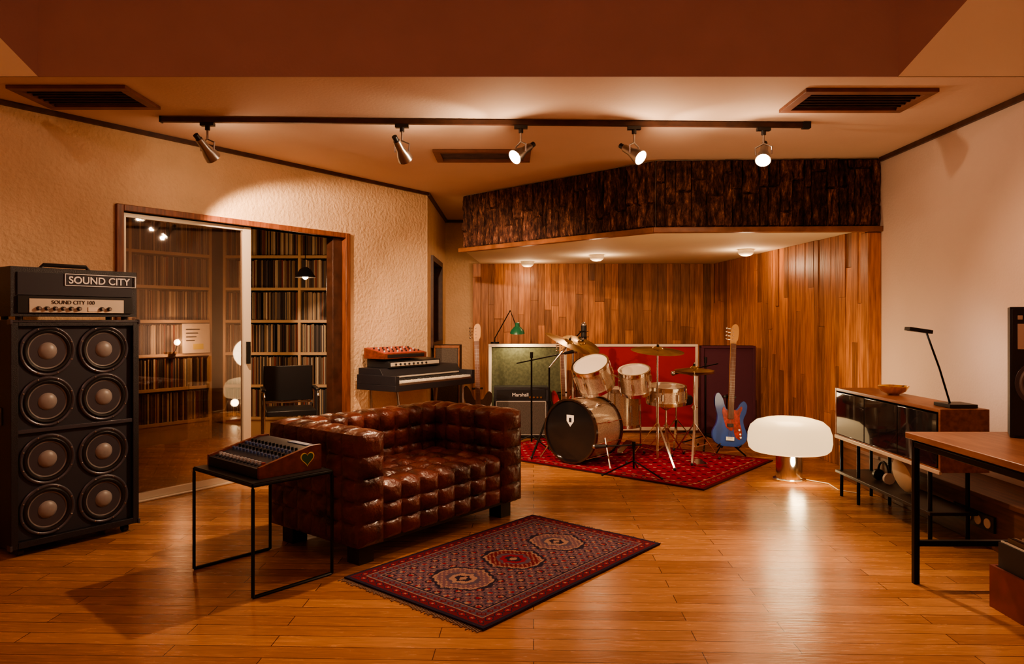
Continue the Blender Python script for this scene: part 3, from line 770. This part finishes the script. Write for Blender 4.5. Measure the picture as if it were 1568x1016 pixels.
gl=b.obj('green_desk_lamp'); spot('lamp_light',(.06,8.10,1.14),(.12,8.27,.5),16,140,.5,(1,.78,.42),.02,gl)

# ------------------------------------------------------------------ floor lamp (mushroom)
b=MB(); X=Matrix.Translation((2.27,5.88,0))
b.lathe([(.128,0),(.128,.014),(.115,.02),(.105,.022),(.105,.24)],m_chrome,X,40)
b.olathe([(.0001,.232),(.25,.232),(.295,.24),(.318,.262),(.328,.31),(.325,.38),(.305,.44),(.26,.48),(.18,.503),(.08,.511),(.0001,.513)],m_shade,X,48)
fl=b.obj('mushroom_floor_lamp')
point('lamp_glow',(2.27,5.70,.16),3.6,(1,.72,.38),.05,fl)
point('lamp_upper_glow',(2.27,5.88,.85),19,(1,.72,.40),.2,fl)
b=MB()
b.tube([(2.40,5.86,.006),(2.52,5.72,.006),(2.5,5.5,.006),(2.6,5.4,.006),(2.69,5.55,.02),(2.70,5.6,.15)],.004,m_white)
b.obj('power_cable')

# ------------------------------------------------------------------ credenza
b=MB(); x0,x1,y0,y1,z0,z1=2.42,2.70,4.06,5.38,.44,.80
b.bx(x0,x1,y0,y0+.02,z0,z1,m_walnut);b.bx(x0,x1,y1-.02,y1,z0,z1,m_walnut);b.bx(x0,x1,y0+.02,y1-.02,z1-.02,z1,m_walnut);b.bx(x0,x1,y0+.02,y1-.02,z0,z0+.02,m_walnut);b.bx(x1-.01,x1,y0+.02,y1-.02,z0+.02,z1-.02,m_walnut)
for i in range(3):
    ya=y0+.03+i*.422; b.bx(x0-.004,x0+.008,ya,ya+.414,z0+.025,z1-.03,m_mirror)
b.bx(x0-.006,x0+.01,y0,y1,z0-.012,z0+.012,m_alum)
for y in(y0+.15,y1-.30,y1-.04):
    for x in(x0+.03,x1-.03): b.cyl((x,y,0),(x,y,z0),.012,m_blackm,n=10)
b.bx(x0,x1,y0+.1,y1,.17,.19,m_legwood)
b.obj('record_player_cabinet',bevel=.003)
b=MB(); b.lathe([(.035,.801),(.04,.808),(.075,.825),(.098,.86),(.095,.862),(.07,.832),(.03,.815),(.0001,.812)],m_gold,Matrix.Translation((2.58,4.86,0)),40); b.obj('gold_bowl')
b=MB()
b.bx(2.50,2.66,4.10,4.26,.801,.822,m_blackp)
b.tube([(2.56,4.2,.82),(2.50,4.2,1.02),(2.42,4.2,1.24)],.006,m_blackm); b.beam((2.445,4.2,1.235),(2.31,4.2,1.255),.06,.022,m_blackp)
dl=b.obj('desk_lamp',bevel=.002)
spot('desk_lamp_light',(2.36,4.2,1.22),(3.08,4.85,.95),17,90,1,(1,.80,.64),.03,dl)
b=MB(); b.lathe([(.0001,0),(.095,0),(.11,.01),(.11,.04),(.095,.05),(.0001,.05)],m_duct,Matrix.Translation((2.50,4.62,.302))@Matrix.Rotation(1.3,4,'Y')); b.obj('white_speaker_disc')
b=MB(); b.tube([(2.56,4.95+.07*math.cos(a),.25+.08*math.sin(a)) for a in[i*PI/8 for i in range(9)]],.008,m_blackp)
for s in(-1,1): b.cyl((2.56,4.95+s*.07-.012,.229),(2.56,4.95+s*.07+.012,.229),.038,m_blackp if s>0 else m_white)
b.obj('headphones')
b=MB(); b.bx(2.715,2.729,4.05,4.42,.10,.19,m_blackp)
for i in range(4): b.cyl((2.715,4.10+i*.085,.145),(2.710,4.10+i*.085,.145),.028,m_white)
b.obj('power_outlet_strip')

# ------------------------------------------------------------------ desk on right
b=MB(); b.bx(1.97,2.70,1.7,3.60,.715,.745,m_tabletop)
def fr_(p,q): b.beam(p,q,.028,.028,m_blackm)
for x in(2.0,2.66):
    for y in(3.56,1.74): fr_((x,y,0),(x,y,.715))
for z in(.20,.69): fr_((2.0,3.56,z),(2.66,3.56,z)); fr_((2.0,1.74,z),(2.66,1.74,z))
fr_((2.0,1.74,.69),(2.0,3.56,.69)); fr_((2.66,1.74,.69),(2.66,3.56,.69)); fr_((2.66,1.74,.2),(2.66,3.56,.2))
b.obj('work_desk',bevel=.003)
T=place(2.37,3.42,.746,.85,-.53)
b=MB(); b.bx(0,.27,0,.20,.0,.62,m_black); b.bx(.008,.262,-.006,0,.01,.61,m_blackp)
for z,r in((.26,.10),(.47,.035)):
    X=Matrix.Translation((.135,-.006,z))@RX
    b.lathe([(r+.015,0),(r+.017,.006),(r,.008)],m_rim,X,36); b.olathe([(r,.008),(r*.9,.014),(r*.8,.004),(r*.4,-.004) ,(r*.35,.008),(.0001,.014)],m_cone,X,36)
b.bx(.03,.06,-.009,-.006,.42,.54,m_silver); b.bx(.03,.05,-.009,-.006,.56,.58,m_silver)
b.obj('studio_monitor_speaker',T=T,bevel=.006)
b=MB(); x0,x1,y0,y1=2.18,2.56,2.92,3.28
b.bx(x0,x1,y0,y1,0.0,.015,m_crate)
for q in((x0,x1,y0,y0+.015),(x0,x1,y1-.015,y1),(x0,x0+.015,y0+.015,y1-.015),(x1-.015,x1,y0+.015,y1-.015)): b.bx(*q,.015,.19,m_crate)
x=x0+.02
while x<x1-.03:
    w=random.uniform(.006,.016); b.bx(x,x+w,y0+.02,y0+.33,.016,.32+random.uniform(-.02,0),m_paper if random.random()<.6 else m_rec); x+=w+.002
b.obj('record_crate')

# ------------------------------------------------------------------ keyboards
x,y=W(2.0,-.57); T=place(x,y,0,DX,DY)
b=MB(); w=1.15;d=.50
b.bx(0,w,0,d,.66,.715,m_black); b.bx(0,.05,0,d,.715,.80,m_black); b.bx(w-.05,w,0,d,.715,.80,m_black)
side2=[(.17,.715),(d,.715),(d,.86),(.22,.86),(.17,.79)]
n=5; b.add([(0.02,a,z) for a,z in side2]+[(w-.02,a,z) for a,z in side2],[tuple(range(n)),tuple(range(2*n-1,n-1,-1))]+[(i,n+i,n+(i+1)%n,(i+1)%n) for i in range(n)],m_black)
b.bx(.05,w-.05,0,.02,.715,.735,m_steel)
nk=44; kw=(w-.11)/nk
for i in range(nk):
    xk=.055+i*kw; b.bx(xk+.0006,xk+kw-.0006,.010,.168,.716,.752,m_ivory)
    if i%7 in(0,1,3,4,5): b.bx(xk+kw*.7,xk+kw*1.3,.07,.168,.752,.764,m_blackp)
b.bx(.05,w-.05,.166,.171,.77,.785,m_silver)
for x_ in(.1,w-.1):
    for y_,yo in((.08,-.06),(d-.08,.03)): b.cyl((x_,y_,.66),(x_+(.05 if x_<.5 else -.05),y_+yo,0),.013,m_steel,n=10)
b.cyl((.13,.25,.3),(w-.13,.25,.3),.008,m_steel); b.cyl((.12,.05,.35),(.12,d-.07,.35),.008,m_steel); b.cyl((w-.12,.05,.35),(w-.12,d-.07,.35),.008,m_steel)
b.obj('electric_piano',T=T,bevel=.004)
b=MB()
def wedge(x0,x1,y0,y1,z0,hf,hb,mat): b.add([(x0,y0,z0),(x1,y0,z0),(x1,y1,z0),(x0,y1,z0),(x0,y0,z0+hf),(x1,y0,z0+hf),(x1,y1,z0+hb),(x0,y1,z0+hb)],[(3,2,1,0),(4,5,6,7),(0,1,5,4),(1,2,6,5),(2,3,7,6),(3,0,4,7)],mat)
wedge(.12,.84,.20,.49,.861,.06,.08,m_blackp)
b.bx(.14,.82,.195,.20,.875,.91,m_silver)
for i in range(8): b.cyl((.2+i*.06,.195,.893),(.2+i*.06,.183,.893),.010,m_blackp,n=10)
b.obj('tape_echo_unit',T=T,bevel=.004)
b=MB()
wedge(.08,.66,.22,.49,.945,.05,.10,m_redwood); wedge(.10,.64,.223,.487,.952,.048,.096,m_redpanel)
for i in range(9):
    for j in range(3):
        xk=.13+i*.058; yk=.27+j*.07; zk=.952+.048+(yk-.223)/.264*.048; b.cyl((xk,yk,zk-.002),(xk,yk-.003,zk+.014),.008,m_blackp if (i+j)%3 else m_knobw,n=10)
b.bx(.12,.62,.215,.22,.955,.985,m_blackp)
b.obj('synthesizer',T=T,bevel=.003)

# ------------------------------------------------------------------ track lights
p0=Vector((-2.33,4.78,H-.022)); p1=Vector((1.99,4.92,H-.022))
b=MB(); b.beam(p0,p1,.030,.032,m_trimdark); b.beam(p1,p1+Vector((.05,0,0)),.045,.045,m_blackp); b.beam(p0,p0-Vector((.01,0,0)),.04,.04,m_blackp)
b.obj('track_light_rail')
heads=[(-2.03,(-1.72,5.75,1.72),270,3.5,88,.32,None),(-.74,(-.30,6.2,1.45),290,3.5,80,.6,None),(.06,(-1.6,3.6,1.0),190,10,90,.7,(-.55,4.75,2.66)),(.83,(2.4,3.4,1.0),120,12,90,.7,(1.5,4.8,2.66)),(1.72,(.9,3.1,.2),220,9,80,.8,None)]
for hx,tg,en,sp_,an,bl,up in heads:
    y=p0.y+(p1.y-p0.y)*(hx-p0.x)/(p1.x-p0.x); b=MB()
    b.bx(hx-.045,hx+.045,y-.018,y+.018,H-.062,H-.041,m_blackp); b.cyl((hx,y,H-.06),(hx,y,H-.15),.007,m_steel)
    b.cyl((hx,y,H-.062),(hx,y,H-.09),.016,m_blackp)
    c=Vector((hx,y,H-.225)); dr=(Vector(tg)-c).normalized(); X=axisM(c,dr)
    rt=Vector((dr.y,-dr.x,0)).normalized()
    b.tube([c+rt*.05,c+rt*.055+Vector((0,0,.05)),Vector((hx,y,H-.15)),c-rt*.055+Vector((0,0,.05)),c-rt*.05],.006,m_steel)
    b.olathe([(.0001,-.10),(.022,-.10),(.026,-.09),(.028,-.03),(.045,.02),(.052,.065),(.049,.065),(.042,.02),(.03,-.01),(.0001,-.012)],m_steel,X,28)
    b.cyl((0,0,-.135),(0,0,-.098),.018,m_blackp,n=14,X=X)
    b.olathe([(.0001,-.008),(.02,.0),(.036,.03),(.037,.045),(.026,.06),(.0001,.066)],m_bulb,X,24)
    o=b.obj('track_spotlight')
    spot('beam',tuple(c+dr*.085),tg,en,an,bl,LC,.03,o)
    point('spill',tuple(c+dr*.10),sp_,(1,.72,.46),.02,o)
    if up: spot('reflector_spill',tuple(c+dr*.10),up,16,75,.9,(1,.76,.52),.01,o)
for x,y,e in((2.52,7.74,8),(.99,8.4,8),(.2,9.3,6)):  # point lights added below the domes in place of ceiling bounce
    b=MB(); b.lathe([(.085,2.069),(.085,2.045),(.075,2.02),(.045,2.0),(.0001,1.995)],m_dome,Matrix.Translation((x,y,0)),32)
    o=b.obj('unseen_fill_dome'); point('alcove_bounce_fill',(x,y,1.90),e,LC,.06,o)
b=MB(); zp=1.72; b.cyl((-2.0,6.95,zp+.1),(-2.0,6.95,H),.004,m_blackm,n=6); b.olathe([(.10,zp),(.05,zp+.08),(.02,zp+.1)],m_blackm,Matrix.Translation((-2.0,6.95,0)))  # hanging bulb made up to represent the reflection of a small lamp
b.sph((-2.0,6.95,zp+.01),.03,m_bulbdim)
o=b.obj('standin_pendant'); point('standin_pendant_glow',(-2.0,6.95,zp-.05),17,(1,.6,.32),.05,o)
for x in(-1.8,1.2):  # invented dome lamps behind the camera, added as fill for the foreground
    b=MB(); b.lathe([(.14,HU),(.14,HU-.03),(.1,HU-.07),(.0001,HU-.085)],m_dome,Matrix.Translation((x,.6,0))); o=b.obj('unseen_fill_dome')
    point('added_fill_glow',(x,.6,HU-.16),34,(1,.58,.44),.12,o)

# ------------------------------------------------------------------ world, camera, colour
w=bpy.data.worlds.new('studio_world'); scene.world=w; w.use_nodes=True
w.node_tree.nodes['Background'].inputs[0].default_value=(.3,.15,.08,1); w.node_tree.nodes['Background'].inputs[1].default_value=.05
cam=bpy.data.cameras.new('camera'); cam.sensor_width=36; cam.sensor_fit='HORIZONTAL'; cam.lens=36*1100/1568; cam.shift_y=-17/1568; cam.clip_start=.05
co=bpy.data.objects.new('camera',cam); COL.objects.link(co); co.location=(0,0,1.3); co.rotation_euler=(PI/2,0,0); scene.camera=co
try:
    scene.view_settings.view_transform='AgX'; scene.view_settings.look='AgX - Medium High Contrast'
except Exception as e: print(e)
scene.view_settings.exposure=.0
